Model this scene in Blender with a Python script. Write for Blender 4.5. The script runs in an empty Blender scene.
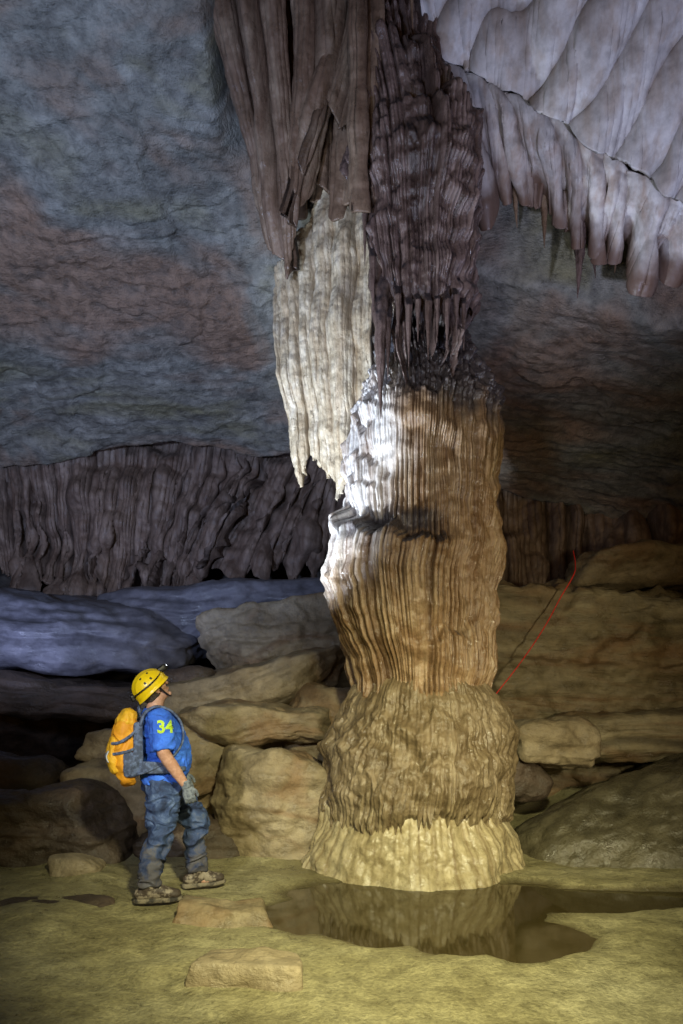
import bpy, bmesh, math, random
import numpy as np
from mathutils import Vector, Matrix, Euler
from mathutils.bvhtree import BVHTree

scene = bpy.context.scene
scene.view_settings.view_transform = 'Standard'
scene.view_settings.look = 'None'
scene.view_settings.exposure = 0
COL = scene.collection
rad = math.radians

# ------------------------------------------------------------------ noise
_rng = np.random.RandomState(7)
_perm = _rng.permutation(256)
_perm = np.concatenate([_perm, _perm, _perm]).astype(np.int32)
_g = _rng.normal(size=(256, 3)); _g /= np.linalg.norm(_g, axis=1)[:, None]
_g0, _g1, _g2 = [np.ascontiguousarray(_g[:, i]).astype(np.float32) for i in range(3)]

def pn(x, y, z, seed=0):
    x, y, z = np.broadcast_arrays(np.asarray(x, float) + seed * 17.13, np.asarray(y, float) + seed * 5.71, np.asarray(z, float) - seed * 9.37)
    fx = np.floor(x); fy = np.floor(y); fz = np.floor(z)
    xi = fx.astype(np.int32) & 255; yi = fy.astype(np.int32) & 255; zi = fz.astype(np.int32) & 255
    xf = (x - fx).astype(np.float32); yf = (y - fy).astype(np.float32); zf = (z - fz).astype(np.float32)
    u = xf * xf * xf * (xf * (xf * 6 - 15) + 10); v = yf * yf * yf * (yf * (yf * 6 - 15) + 10); w = zf * zf * zf * (zf * (zf * 6 - 15) + 10)
    out = None
    for dx in (0, 1):
        wx = u if dx else 1 - u
        px_ = np.take(_perm, xi + dx)
        for dy in (0, 1):
            wxy = wx * (v if dy else 1 - v)
            pxy = np.take(_perm, px_ + ((yi + dy) & 255))
            for dz in (0, 1):
                h = np.take(_perm, pxy + ((zi + dz) & 255))
                val = wxy * (w if dz else 1 - w) * (np.take(_g0, h) * (xf - dx) + np.take(_g1, h) * (yf - dy) + np.take(_g2, h) * (zf - dz))
                out = val if out is None else out + val
    return out.astype(float) * 1.6

def fbm(x, y, z, octv=4, seed=0, gain=0.5):
    s = 0; a = 1.0; f = 1.0
    for o in range(octv):
        s = s + a * pn(x * f, y * f, z * f, seed + o * 3)
        a *= gain; f *= 2.03
    return s

def ridged(x, y, z, octv=4, seed=0):
    s = 0; a = 1.0; f = 1.0
    for o in range(octv):
        s = s + a * (1 - np.abs(pn(x * f, y * f, z * f, seed + o * 3)) * 2)
        a *= .5; f *= 2.03
    return s / 2

def sm(a, b, x):
    t = np.clip((x - a) / (b - a), 0, 1)
    return t * t * (3 - 2 * t)

def cellrand(i, seed=0):
    i = np.asarray(i).astype(int)
    return (_perm[(_perm[(i + seed * 13) & 255] + seed) & 255]) / 255.0

# ------------------------------------------------------------------ object helpers
def meta(o, label=None, category=None, kind=None, group=None):
    if label: o["label"] = label
    if category: o["category"] = category
    if kind: o["kind"] = kind
    if group: o["group"] = group
    return o

def put(name, me, mat=None):
    o = bpy.data.objects.new(name, me)
    COL.objects.link(o)
    if mat: me.materials.append(mat)
    return o

def empty(name, loc, rotz=0):
    o = bpy.data.objects.new(name, None)
    o.location = loc; o.rotation_euler = (0, 0, rotz)
    o.empty_display_size = .2
    COL.objects.link(o)
    return o

def child_world(c, p):
    c.parent = p
    c.matrix_parent_inverse = (Matrix.Translation(p.location) @ p.rotation_euler.to_matrix().to_4x4()).inverted()

def grid_mesh(name, P, wrap=False, cav=None, mat=None, flip=False, attrs=None):
    nu, nv = P.shape[:2]
    me = bpy.data.meshes.new(name)
    idx = np.arange(nu * nv).reshape(nu, nv)
    if wrap: idx = np.concatenate([idx, idx[:1]], 0)
    a = idx[:-1, :-1]; b = idx[1:, :-1]; c = idx[1:, 1:]; d = idx[:-1, 1:]
    q = np.stack([a, d, c, b] if flip else [a, b, c, d], -1).reshape(-1, 4)
    nf = len(q)
    me.vertices.add(nu * nv); me.vertices.foreach_set('co', P.reshape(-1).astype(np.float32))
    me.loops.add(nf * 4); me.loops.foreach_set('vertex_index', q.reshape(-1).astype(np.int32))
    me.polygons.add(nf); me.polygons.foreach_set('loop_start', (np.arange(nf) * 4).astype(np.int32))
    me.update(calc_edges=True)
    me.polygons.foreach_set('use_smooth', np.ones(nf, bool))
    al = dict(attrs or {})
    if cav is not None: al['cav'] = cav
    for k_, v_ in al.items():
        at = me.attributes.new(k_, 'FLOAT', 'POINT')
        at.data.foreach_set('value', np.clip(v_, 0, 1).reshape(-1).astype(np.float32))
    me.update()
    return put(name, me, mat)

def normals(P, ref):
    du = np.gradient(P, axis=0); dv = np.gradient(P, axis=1)
    N = np.cross(du, dv); N /= (np.linalg.norm(N, axis=-1, keepdims=True) + 1e-9)
    if (N * np.array(ref)).sum() < 0: N = -N
    return N

# ------------------------------------------------------------------ materials
class NT:
    def __init__(s, name):
        s.m = bpy.data.materials.new(name); s.m.use_nodes = True
        s.t = s.m.node_tree; s.t.nodes.clear()
        s.out = s.n('ShaderNodeOutputMaterial'); s.b = s.n('ShaderNodeBsdfPrincipled')
        s.l(s.b.outputs[0], s.out.inputs[0])
    def n(s, t, **k):
        x = s.t.nodes.new(t)
        for a, b in k.items(): setattr(x, a, b)
        return x
    def l(s, a, b): s.t.links.new(a, b)
    def ramp(s, fac, stops):
        r = s.n('ShaderNodeValToRGB')
        e = r.color_ramp.elements
        while len(e) < len(stops): e.new(0.5)
        for i, (p, c) in enumerate(stops):
            e[i].position = p
            e[i].color = (c, c, c, 1) if isinstance(c, (int, float)) else (*c, 1)
        s.l(fac, r.inputs[0]); return r.outputs[0]
    def mix(s, fac, a, b, mode='MIX'):
        m = s.n('ShaderNodeMix', data_type='RGBA', blend_type=mode)
        for v, i in ((fac, 0), (a, 6), (b, 7)):
            if hasattr(v, 'is_output'): s.l(v, m.inputs[i])
            elif isinstance(v, (int, float)): m.inputs[i].default_value = v
            else: m.inputs[i].default_value = (*v, 1)
        return m.outputs[2]
    def math(s, op, a, b=0.0):
        m = s.n('ShaderNodeMath', operation=op)
        for v, i in ((a, 0), (b, 1)):
            if hasattr(v, 'is_output'): s.l(v, m.inputs[i])
            else: m.inputs[i].default_value = v
        return m.outputs[0]
    def noise(s, vec, scale, detail=8, rough=.6, dist=0):
        x = s.n('ShaderNodeTexNoise'); x.inputs['Scale'].default_value = scale
        x.inputs['Detail'].default_value = detail; x.inputs['Roughness'].default_value = rough
        x.inputs['Distortion'].default_value = dist
        s.l(vec, x.inputs['Vector']); return x.outputs['Fac']

def rock_mat(name, dark, mid, light, scale=1.0, stretch=(1, 1, 1), bump=.5, bdist=.03, rough=.55, spec=.4,
             cavcol=None, topcol=None, topamt=.9, stain=None, stain_scale=.6, stain2=None, fine=30, streak=None, toprange=(.45, .8),
             white=None, mud=None, mott=.55):
    t = NT(name)
    tc = t.n('ShaderNodeTexCoord'); oi = t.n('ShaderNodeObjectInfo')
    add = t.n('ShaderNodeVectorMath', operation='ADD')
    t.l(tc.outputs['Object'], add.inputs[0])
    cmb = t.n('ShaderNodeCombineXYZ')
    rr = t.math('MULTIPLY', oi.outputs['Random'], 37.0)
    for i in range(3): t.l(rr, cmb.inputs[i])
    t.l(cmb.outputs[0], add.inputs[1])
    mp = t.n('ShaderNodeMapping'); mp.inputs['Scale'].default_value = stretch
    t.l(add.outputs[0], mp.inputs[0]); v = mp.outputs[0]; iso = add.outputs[0]
    n1 = t.noise(v, 1.6 * scale, 5, .62, .4)
    col = t.ramp(n1, [(.28, dark), (.48, mid), (.7, light)])
    if stain:
        n3 = t.noise(v, stain_scale, 3, .6, .8)
        col = t.mix(t.ramp(n3, [(.48, 0.0), (.62, .8)]), col, stain)
        if stain2: col = t.mix(t.ramp(n3, [(.32, .8), (.44, 0.0)]), col, stain2)
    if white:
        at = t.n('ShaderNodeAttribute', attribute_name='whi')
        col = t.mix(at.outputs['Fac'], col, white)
    if streak:
        mp2 = t.n('ShaderNodeMapping'); mp2.inputs['Scale'].default_value = (7, 7, .5)
        t.l(iso, mp2.inputs[0])
        n4 = t.noise(mp2.outputs[0], 1.3, 3, .6)
        col = t.mix(t.ramp(n4, [(.45, 0.0), (.65, .6)]), col, streak)
    n2 = t.noise(iso, 9 * scale, 4, .7)
    col = t.mix(mott, col, t.ramp(n2, [(.3, .35), (.55, .95), (.75, 1.25)]), 'MULTIPLY')
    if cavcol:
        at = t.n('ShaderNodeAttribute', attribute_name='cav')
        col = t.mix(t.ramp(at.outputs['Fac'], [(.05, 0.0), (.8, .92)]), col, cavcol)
    if mud:
        at = t.n('ShaderNodeAttribute', attribute_name='mud')
        col = t.mix(at.outputs['Fac'], col, mud)
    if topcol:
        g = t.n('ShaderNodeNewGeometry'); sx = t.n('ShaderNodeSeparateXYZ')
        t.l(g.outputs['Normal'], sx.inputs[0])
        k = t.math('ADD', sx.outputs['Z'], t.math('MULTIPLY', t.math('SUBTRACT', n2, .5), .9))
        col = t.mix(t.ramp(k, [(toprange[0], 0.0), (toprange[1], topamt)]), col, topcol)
    t.l(col, t.b.inputs['Base Color'])
    t.l(t.ramp(n2, [(.35, max(.05, rough - .2)), (.65, min(1, rough + .2))]), t.b.inputs['Roughness'])
    t.b.inputs['Specular IOR Level'].default_value = spec
    nb = t.noise(v, fine * .35, 5, .65)
    nf = t.noise(iso, fine, 3, .6)
    h = t.math('ADD', nb, t.math('MULTIPLY', nf, .45))
    bp = t.n('ShaderNodeBump'); bp.inputs['Strength'].default_value = bump; bp.inputs['Distance'].default_value = bdist
    t.l(h, bp.inputs['Height']); t.l(bp.outputs[0], t.b.inputs['Normal'])
    return t.m

def plain_mat(name, col, rough=.6, col2=None, nscale=20, bump=0.0, metal=0.0, emit=0.0, thr=(.45, .6), bscale=None):
    t = NT(name); tc = t.n('ShaderNodeTexCoord')
    n = t.noise(tc.outputs['Object'], nscale, 4, .6)
    c2 = col2 if col2 else tuple(c * .75 for c in col)
    t.l(t.ramp(n, [(thr[0], c2), (thr[1], col)]), t.b.inputs['Base Color'])
    t.b.inputs['Roughness'].default_value = rough; t.b.inputs['Metallic'].default_value = metal
    if bump:
        nn = t.noise(tc.outputs['Object'], bscale or nscale * 3, 4, .6)
        bp = t.n('ShaderNodeBump'); bp.inputs['Strength'].default_value = bump; bp.inputs['Distance'].default_value = .01
        t.l(nn, bp.inputs['Height']); t.l(bp.outputs[0], t.b.inputs['Normal'])
    if emit:
        t.b.inputs['Emission Color'].default_value = (.9, .95, 1, 1); t.b.inputs['Emission Strength'].default_value = emit
    return t.m

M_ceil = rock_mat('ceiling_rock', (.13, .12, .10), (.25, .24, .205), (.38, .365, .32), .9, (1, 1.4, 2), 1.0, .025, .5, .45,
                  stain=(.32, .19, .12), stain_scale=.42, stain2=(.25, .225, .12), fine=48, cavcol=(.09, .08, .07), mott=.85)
M_wall = rock_mat('wall_rock', (.03, .026, .023), (.07, .058, .05), (.13, .11, .09), .7, (1, 1, 2.5), .8, .05, .6, .3, fine=16)
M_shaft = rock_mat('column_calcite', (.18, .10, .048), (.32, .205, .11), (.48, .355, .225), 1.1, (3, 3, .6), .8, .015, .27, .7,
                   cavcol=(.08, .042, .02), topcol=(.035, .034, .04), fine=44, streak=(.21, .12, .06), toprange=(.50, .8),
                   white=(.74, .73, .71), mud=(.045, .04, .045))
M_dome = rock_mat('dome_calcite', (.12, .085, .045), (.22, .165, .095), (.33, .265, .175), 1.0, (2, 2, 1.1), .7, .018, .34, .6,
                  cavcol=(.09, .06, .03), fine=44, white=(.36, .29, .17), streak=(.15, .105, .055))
M_base = rock_mat('base_calcite', (.30, .24, .13), (.43, .36, .21), (.55, .48, .32), 1.3, (2, 2, 1), .6, .015, .34, .6,
                  cavcol=(.22, .165, .085), fine=34)
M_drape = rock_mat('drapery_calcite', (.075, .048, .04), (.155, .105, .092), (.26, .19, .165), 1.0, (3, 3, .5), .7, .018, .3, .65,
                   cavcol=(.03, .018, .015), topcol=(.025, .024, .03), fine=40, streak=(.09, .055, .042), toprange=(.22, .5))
M_cream = rock_mat('curtain_calcite', (.32, .245, .155), (.49, .41, .285), (.63, .56, .44), 1.6, (4, 4, 1.5), .8, .02, .4, .5,
                   cavcol=(.2, .13, .065), fine=40, streak=(.35, .25, .15))
M_brown = rock_mat('brown_drapery', (.09, .053, .033), (.19, .125, .085), (.31, .23, .16), .9, (3, 3, .5), .6, .02, .38, .55,
                   cavcol=(.04, .023, .015), fine=30, streak=(.13, .075, .048))
M_white = rock_mat('white_flowstone', (.38, .35, .34), (.55, .53, .53), (.68, .67, .68), .9, (1.5, 1.5, .6), .35, .012, .5, .35,
                   cavcol=(.06, .04, .032), fine=24, mott=.45, streak=(.42, .34, .28))
M_whitelow = rock_mat('white_flowstone_hem', (.34, .29, .26), (.54, .50, .48), (.68, .66, .66), .8, (3, 3, .5), .4, .012, .5, .35,
                      cavcol=(.09, .05, .03), fine=24, streak=(.33, .22, .16), mott=.5, mud=(.12, .065, .042))
M_back = rock_mat('back_flowstone', (.10, .07, .055), (.21, .15, .115), (.34, .26, .21), .9, (3, 3, .5), .6, .02, .55, .35,
                  cavcol=(.04, .028, .022), fine=30, streak=(.12, .072, .05))
M_pale = rock_mat('pale_flowstone', (.07, .07, .08), (.125, .125, .145), (.19, .19, .215), .7, (1, 1, 2), .5, .015, .5, .4, fine=24, cavcol=(.02, .018, .02))
M_bould = rock_mat('boulder_rock', (.16, .12, .065), (.31, .25, .155), (.44, .37, .25), .9, (1, 1, 1.6), .8, .025, .5, .4,
                   fine=34, stain=(.23, .145, .075), stain_scale=1.0)
M_bouldd = rock_mat('dark_boulder', (.035, .026, .02), (.08, .06, .042), (.14, .10, .075), .9, (1, 1, 1.6), .8, .03, .5, .4, fine=28)
M_strat = rock_mat('layered_rock', (.11, .09, .045), (.26, .215, .125), (.38, .33, .21), .7, (.6, .6, 3.5), .8, .025, .45, .45, fine=32,
                   stain=(.22, .13, .06), stain_scale=.7, cavcol=(.035, .028, .014))
M_mound = rock_mat('mound_rock', (.045, .04, .024), (.095, .083, .048), (.155, .137, .085), .8, (1, 1, 1), .8, .02, .32, .55, fine=40)
M_stal = rock_mat('stalactite_calcite', (.10, .06, .035), (.2, .13, .085), (.32, .24, .17), 1.5, (2, 2, .6), .4, .015, .35, .5, fine=40)

# ------------------------------------------------------------------ ground and puddle
def water_mask(X, Y):
    n = fbm(X * 1.5, Y * 1.5, 0, 5, 31) * .20
    def el(cx, cy, rx, ry): return 1 - np.sqrt(((X - cx) / rx)**2 + ((Y - cy) / ry)**2)
    m = np.maximum(el(.42, 5.10, 1.04, .66), el(1.0, 4.62, .60, .46))
    m = np.maximum(m, el(2.0, 5.44, 1.4, .32))
    m = np.maximum(m, el(.7, 5.6, 1.15, .5))
    return sm(-.22, .26, m + n)

nx, ny = 520, 560
gx = np.linspace(-1, 1, nx); gx = np.sign(gx) * (np.abs(gx)**1.5) * 16 + .2
gy = 0.3 + (np.linspace(0, 1, ny)**1.5) * 21
X, Y = np.meshgrid(gx, gy, indexing='ij')
slope = sm(6.4, 10.5, Y) * (1.5 + .35 * np.clip(-np.abs(X + 1), -3, 0))
slope = np.maximum(slope, 0)
slope += sm(2.2, 5.5, X) * sm(4.8, 8, Y) * 1.0
slope *= 1 - .75 * sm(-2.6, -4.2, X)
H = .022 + np.abs(fbm(X * .9, Y * .9, 0, 3, 2)) * .045 + fbm(X * 4, Y * 4, 0, 4, 4) * .011 + ridged(X * 2.2, Y * 3, 0, 3, 5) * .010
H = np.maximum(H, .010)
H += .05 * sm(-.9, -2.5, X) * (1 + fbm(X, Y, 3, 3, 9))
wm = water_mask(X, Y)
H = H * (1 - wm) - .045 * wm
H += slope + sm(.1, .8, slope) * fbm(X * .8, Y * .8, 0, 4, 6) * .35
P = np.stack([X, Y, H], -1)
t = NT('wet_mud'); tc = t.n('ShaderNodeTexCoord'); v = tc.outputs['Object']
n1 = t.noise(v, .9, 5, .6, .5); n2 = t.noise(v, 7, 6, .72); n3 = t.noise(v, 38, 4, .7)
c = t.ramp(n1, [(.3, (.23, .20, .095)), (.5, (.35, .315, .165)), (.7, (.45, .415, .245))])
c = t.mix(.8, c, t.ramp(n2, [(.3, .4), (.5, .9), (.7, 1.25)]), 'MULTIPLY')
c = t.mix(.5, c, t.ramp(n3, [(.35, .4), (.6, 1.2)]), 'MULTIPLY')
at = t.n('ShaderNodeAttribute', attribute_name='cav')
c = t.mix(t.ramp(at.outputs['Fac'], [(.0, 0.0), (.4, .85)]), c, (.07, .056, .026))
t.l(c, t.b.inputs['Base Color'])
rg_ = t.mix(t.ramp(at.outputs['Fac'], [(.0, 0.0), (.2, .8)]), t.ramp(n2, [(.35, .22), (.6, .6)]), (.15, .15, .15))
t.l(rg_, t.b.inputs['Roughness'])
h = t.math('ADD', n2, t.math('MULTIPLY', n3, .5))
bp = t.n('ShaderNodeBump'); bp.inputs['Strength'].default_value = .9; bp.inputs['Distance'].default_value = .03
t.l(h, bp.inputs['Height']); t.l(bp.outputs[0], t.b.inputs['Normal'])
M_ground = t.m
g = grid_mesh('ground', P, cav=wm, mat=M_ground)
meta(g, "wet olive mud floor of the cave", "ground", "structure")

t = NT('still_water'); tc = t.n('ShaderNodeTexCoord')
t.b.inputs['Base Color'].default_value = (.05, .038, .014, 1); t.b.inputs['Roughness'].default_value = .06
t.b.inputs['IOR'].default_value = 1.5; t.b.inputs['Specular IOR Level'].default_value = .6
nn = t.noise(tc.outputs['Object'], 3, 3, .5)
bp = t.n('ShaderNodeBump'); bp.inputs['Strength'].default_value = .12; bp.inputs['Distance'].default_value = .01
t.l(nn, bp.inputs['Height']); t.l(bp.outputs[0], t.b.inputs['Normal'])
Xw, Yw = np.meshgrid(np.linspace(-1.0, 3.6, 40), np.linspace(3.8, 6.1, 30), indexing='ij')
w = grid_mesh('water', np.stack([Xw, Yw, Xw * 0 + .002], -1), mat=t.m)
meta(w, "shallow still puddle at the foot of the column", "puddle", "structure")

# ------------------------------------------------------------------ ceiling
nx, ny = 560, 600
gx = np.linspace(-1, 1, nx); gx = np.sign(gx) * (np.abs(gx)**1.3) * 12 - .3
gy = 1.5 + (np.linspace(0, 1, ny)**1.1) * 13
X, Y = np.meshgrid(gx, gy, indexing='ij')
left = 7.85 - (Y - 6) * .45 + sm(-2, -7, X) * -.35
left = np.where(Y < 6, 7.85 - (Y - 6) * .25, left)
right = 6.55 - (Y - 7) * .32 - .24 * np.clip(X - 1.3, 0, 6)
k = sm(-.6, 1.4, X)
Zc = left * (1 - k) + right * k
edge = 11.0 + fbm(X * .5, 0, 0, 3, 14) * .2
Zc = Zc + 1.6 * sm(0, .5, Y - edge) * (1 - k) + .9 * sm(0, .5, Y - edge) * k
rise = sm(-1.3, -.6, X) * sm(7.5, 6.6, Y)
Zc = Zc * (1 - rise) + 10.2 * rise
P = np.stack([X, Y, Zc], -1)
big = fbm(X * .35, Y * .5, 0, 3, 12) * .18
strat = fbm(X * .22 + .15 * Y, Y * .8, 0, 5, 15) * 3
terr = strat - np.floor(strat); terr = sm(0, .16, terr) - terr
fine = fbm(X * 4, Y * 7, 0, 4, 22, .6); pit = fbm(X * 10, Y * 13, 0, 2, 27)
P[..., 2] += big + terr * .03 + fine * .009 + np.minimum(pit, 0) * .02
P[..., 2] -= sm(.25, .30, fbm(X * .5, Y * .45, 2, 4, 25)) * .05
c = grid_mesh('cave_ceiling', P, cav=sm(.1, .7, fine) * .35, mat=M_ceil, flip=True)
meta(c, "low sloping rippled grey limestone cave ceiling", "cave ceiling", "structure")

# ------------------------------------------------------------------ cave wall
pth = np.array([(-11, 1), (-9.6, 6), (-8.3, 10.5), (-5.5, 12.6), (-2, 13.2), (1.5, 13.4), (4.5, 13), (7.8, 11), (9.2, 7), (10.5, 1)], float)
s = np.linspace(0, len(pth) - 1, 420); px = np.interp(s, range(len(pth)), pth[:, 0]); py = np.interp(s, range(len(pth)), pth[:, 1])
ker = np.ones(40) / 40
px = np.convolve(np.pad(px, 20, 'edge'), ker, 'same')[20:-20]; py = np.convolve(np.pad(py, 20, 'edge'), ker, 'same')[20:-20]
zz = np.linspace(-.5, 8.5, 140)
Pw = np.stack([np.repeat(px[:, None], 140, 1), np.repeat(py[:, None], 140, 1), np.repeat(zz[None], 420, 0)], -1)
N = normals(Pw, (0, -1, 0))
d = fbm(Pw[..., 0] * .5, Pw[..., 1] * .5, Pw[..., 2] * .9, 5, 41) * .7 + ridged(Pw[..., 0], Pw[..., 1], Pw[..., 2] * 2.5, 4, 44) * .3
Pw = Pw + N * d[..., None]
c = grid_mesh('cave_wall', Pw, mat=M_wall)
meta(c, "dark rough limestone wall closing the cave chamber", "cave wall", "structure")

# ------------------------------------------------------------------ fluted sheets
def poly(pts, u):
    pts = np.array(pts, float); s = np.linspace(0, 1, len(pts))
    return np.stack([np.interp(u, s, pts[:, i]) for i in range(3)], -1)

def sheet(name, top, bot, nu, nv, nribs, amp, teeth=0.0, seed=1, mat=None, warp=.8, noise=.04, bulge=0.0, ref=(0, -1, 0),
          thick=.05, slant=0.0, sub=None, lump=0.0, ribpow=.7, cavpow=2.2, curve=0.0, tpow=1.6, tip=0.0, tmin=.15, rag=0.0, tipr=(.68, .99)):
    u = np.linspace(0, 1, nu); v = np.linspace(0, 1, nv)
    U, V = np.meshgrid(u, v, indexing='ij')
    T = poly(top, u); B = poly(bot, u)
    wv = fbm(u * nribs * .25, 0, 0, 3, seed) * warp
    ph1 = u * nribs + wv + slant
    rib1 = np.abs(np.sin(np.pi * ph1))
    B[:, 2] -= teeth * rib1**tpow * (tmin + (1 - tmin) * cellrand(np.floor(ph1), seed))
    if rag: B[:, 2] -= rag * np.maximum(0, fbm(u * nribs * 2.7, 0, 0, 3, seed + 40))
    P = T[:, None] * (1 - V[..., None]) + B[:, None] * V[..., None]
    P[..., 1] -= bulge * np.sin(np.pi * V**.7)
    P[..., 0] += curve * np.sin(np.pi * V)
    ph = U * nribs + wv[:, None] + slant * V + fbm(U * nribs * .3, V * 2.5, 0, 3, seed + 5) * warp * .35 * (1 - V)
    rib = np.abs(np.sin(np.pi * ph))**ribpow
    N = normals(P, ref)
    cell = cellrand(np.floor(ph), seed + 2)
    d = amp * (rib - .5) * (.5 + .8 * cell) * (.35 + .65 * np.minimum(1, V * 3))
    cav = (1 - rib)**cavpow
    if sub:
        ph2 = U * sub[0] + fbm(U * nribs * .6, V * 1.2, 0, 3, seed + 8) * 1.0
        r2 = np.abs(np.sin(np.pi * ph2)); d += sub[1] * (r2 - .5); cav = cav * .7 + .35 * (1 - r2)**2
    L = P
    d += fbm(L[..., 0] * 3, L[..., 1] * 3, L[..., 2] * 2, 4, seed + 11) * noise
    if lump: d += fbm(L[..., 0] * .9, L[..., 1] * .9, L[..., 2] * .9, 3, seed + 13) * lump
    P = P + N * d[..., None]
    mud = tip * sm(tipr[0], tipr[1], V + fbm(U * 14, V * 2, 0, 4, seed + 17) * .18)
    o = grid_mesh(name, P, cav=cav, mat=mat, attrs={'mud': mud})
    md = o.modifiers.new('Solidify', 'SOLIDIFY'); md.thickness = thick; md.offset = 0
    return o

o = sheet('flowstone_curtain', [(-9, 9.9, 6.6), (-6, 11.2, 6.6), (-3, 11.7, 6.6), (0, 11.8, 6.6), (1.2, 11.9, 6.6)],
          [(-9, 10.0, 4.0), (-6.2, 11.1, 4.0), (-5, 11.3, 3.7), (-3.6, 11.4, 3.4), (-2.4, 11.4, 3.8), (0, 11.6, 4.2), (1.2, 11.7, 4.1)],
          1000, 220, 38, .15, .75, 51, M_back, 1.0, .05, .15, sub=(140, .022), lump=.5, tpow=2.0, rag=.2)
meta(o, "brown stalactite-fringed flowstone curtain along the rear wall", "flowstone")
o = sheet('flowstone_wall', [(1.6, 11.6, 6.4), (4, 11.4, 6.2), (8.5, 9.8, 6.0)], [(1.6, 11.2, 2.6), (4, 11, 2.6), (8.5, 9.6, 2.4)],
          500, 200, 13, .35, .2, 55, M_back, 1.6, .08, .1, sub=(60, .03), lump=.4)
meta(o, "dim fluted flowstone wall behind the layered rock bank", "flowstone")

# white flowstone high up
wtop = empty('white_flowstone', (2.4, 6.3, 6.6))
meta(wtop, "pale violet-white ribbed flowstone hanging from the ceiling", "flowstone")
o = sheet('upper_fold', [(.45, 5.6, 8.9), (1.6, 5.5, 8.7), (2.7, 5.5, 8.5), (4.6, 5.6, 8.2)],
          [(.74, 6.2, 7.66), (1.17, 6.2, 7.34), (1.62, 6.2, 7.10), (2.17, 6.2, 6.76), (2.71, 6.2, 6.44), (3.25, 6.2, 6.06), (4.2, 6.2, 5.6)],
          800, 240, 8, .14, .14, 61, M_white, 1.0, .012, .10, slant=2.6, lump=.08, ribpow=.6, thick=.05, cavpow=3.5, rag=.06)
child_world(o, wtop)
o = sheet('lower_fold', [(.75, 6.34, 7.80), (1.17, 6.34, 7.46), (1.65, 6.34, 7.18), (2.2, 6.34, 6.84), (2.75, 6.34, 6.50), (3.3, 6.34, 6.14), (4.4, 6.34, 5.7)],
          [(1.10, 6.72, 7.20), (1.38, 6.77, 6.75), (1.8, 6.77, 6.60), (2.15, 6.77, 6.40), (2.5, 6.77, 6.14), (2.85, 6.77, 6.12), (3.3, 6.77, 5.9), (4.6, 6.77, 5.45)],
          1000, 240, 12, .13, .46, 64, M_whitelow, .9, .02, .04, slant=-.6, lump=.08, ribpow=.6, thick=.025, tpow=2.2, tip=.9, rag=.14, cavpow=3.0, tipr=(.55, .92))
child_world(o, wtop)

# brown blade draperies at the ceiling beside the column
def blade(top, bot, ribs, seed, teeth=.15, curve=0.0, slant=0.0, sub=(9, .014), amp=.20, warp=.4):
    o = sheet('brown_drapery', top, bot, 240, 260, ribs, amp, teeth, seed, M_brown, warp, .035, .03, slant=slant, sub=sub, ribpow=.8, curve=curve, thick=.03, tpow=2.2)
    meta(o, "brown folded drapery blade tapering to a point below the ceiling", "drapery", group="drapery blades beside the column")
blade([(-1.62, 6.25, 8.9), (-1.25, 6.1, 8.9), (-1.0, 6.05, 8.9)], [(-.74, 6.8, 6.50), (-.66, 6.75, 6.02), (-.60, 6.75, 6.55)], 1.6, 171, .06, curve=.04)
blade([(-1.2, 6.0, 8.9), (-.85, 5.95, 8.9), (-.62, 5.95, 8.9)], [(-.60, 6.65, 6.25), (-.53, 6.65, 5.70), (-.46, 6.6, 6.35)], 1.8, 173, .06, curve=.04)
blade([(-.70, 5.95, 9.0), (-.45, 5.9, 9.0), (-.2, 5.9, 9.0)], [(-.56, 6.55, 6.65), (-.46, 6.5, 6.12), (-.38, 6.5, 6.8)], 1.6, 175, .06, curve=.20)
blade([(-.30, 5.9, 9.0), (-.1, 5.85, 9.0), (.16, 5.8, 9.0)], [(-.48, 6.45, 7.1), (-.36, 6.4, 6.52), (-.26, 6.4, 7.15)], 1.6, 177, .06, curve=.26)
blade([(-.02, 5.85, 9.0), (.14, 5.8, 9.0), (.34, 5.8, 9.0)], [(-.10, 6.3, 7.2), (-.02, 6.28, 6.85), (.06, 6.28, 7.25)], 1.5, 185, .06, curve=.18)
blade([(-.02, 5.9, 9.0), (.16, 5.85, 9.0), (.36, 5.85, 9.0)], [(.10, 6.12, 6.6), (.17, 6.10, 5.93), (.25, 6.12, 6.75)], 1.6, 179, .06, curve=.0)
blade([(-1.2, 6.5, 8.9), (-.6, 6.45, 8.9), (.3, 6.45, 9.0)], [(-.70, 7.0, 6.75), (-.40, 6.9, 6.5), (-.02, 6.8, 7.0)], 5, 181, .25, curve=.08, sub=(18, .02))
blade([(-.5, 6.3, 9.0), (-.1, 6.3, 9.0), (.3, 6.3, 9.0)], [(-.26, 6.75, 6.9), (-.05, 6.7, 6.45), (.2, 6.6, 6.6)], 3, 183, .25, curve=.08, sub=(14, .02))

# ------------------------------------------------------------------ the column
colE = empty('limestone_column', (.72, 6.83, 0))
meta(colE, "tall fluted tan limestone column joining floor and ceiling", "cave column")

def smooth_prof(prof, z):
    p = np.array(sorted(prof), float)
    zf = np.linspace(p[0, 0] - .5, p[-1, 0] + .5, 900)
    l = np.interp(zf, p[:, 0], p[:, 1]); r = np.interp(zf, p[:, 0], p[:, 2])
    kn = int(.16 / (zf[1] - zf[0])) | 1; kk = np.hanning(kn + 2)[1:-1]; kk /= kk.sum()
    l = np.convolve(np.pad(l, kn, 'edge'), kk, 'same')[kn:-kn]; r = np.convolve(np.pad(r, kn, 'edge'), kk, 'same')[kn:-kn]
    return np.interp(z, zf, l), np.interp(z, zf, r)

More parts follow.
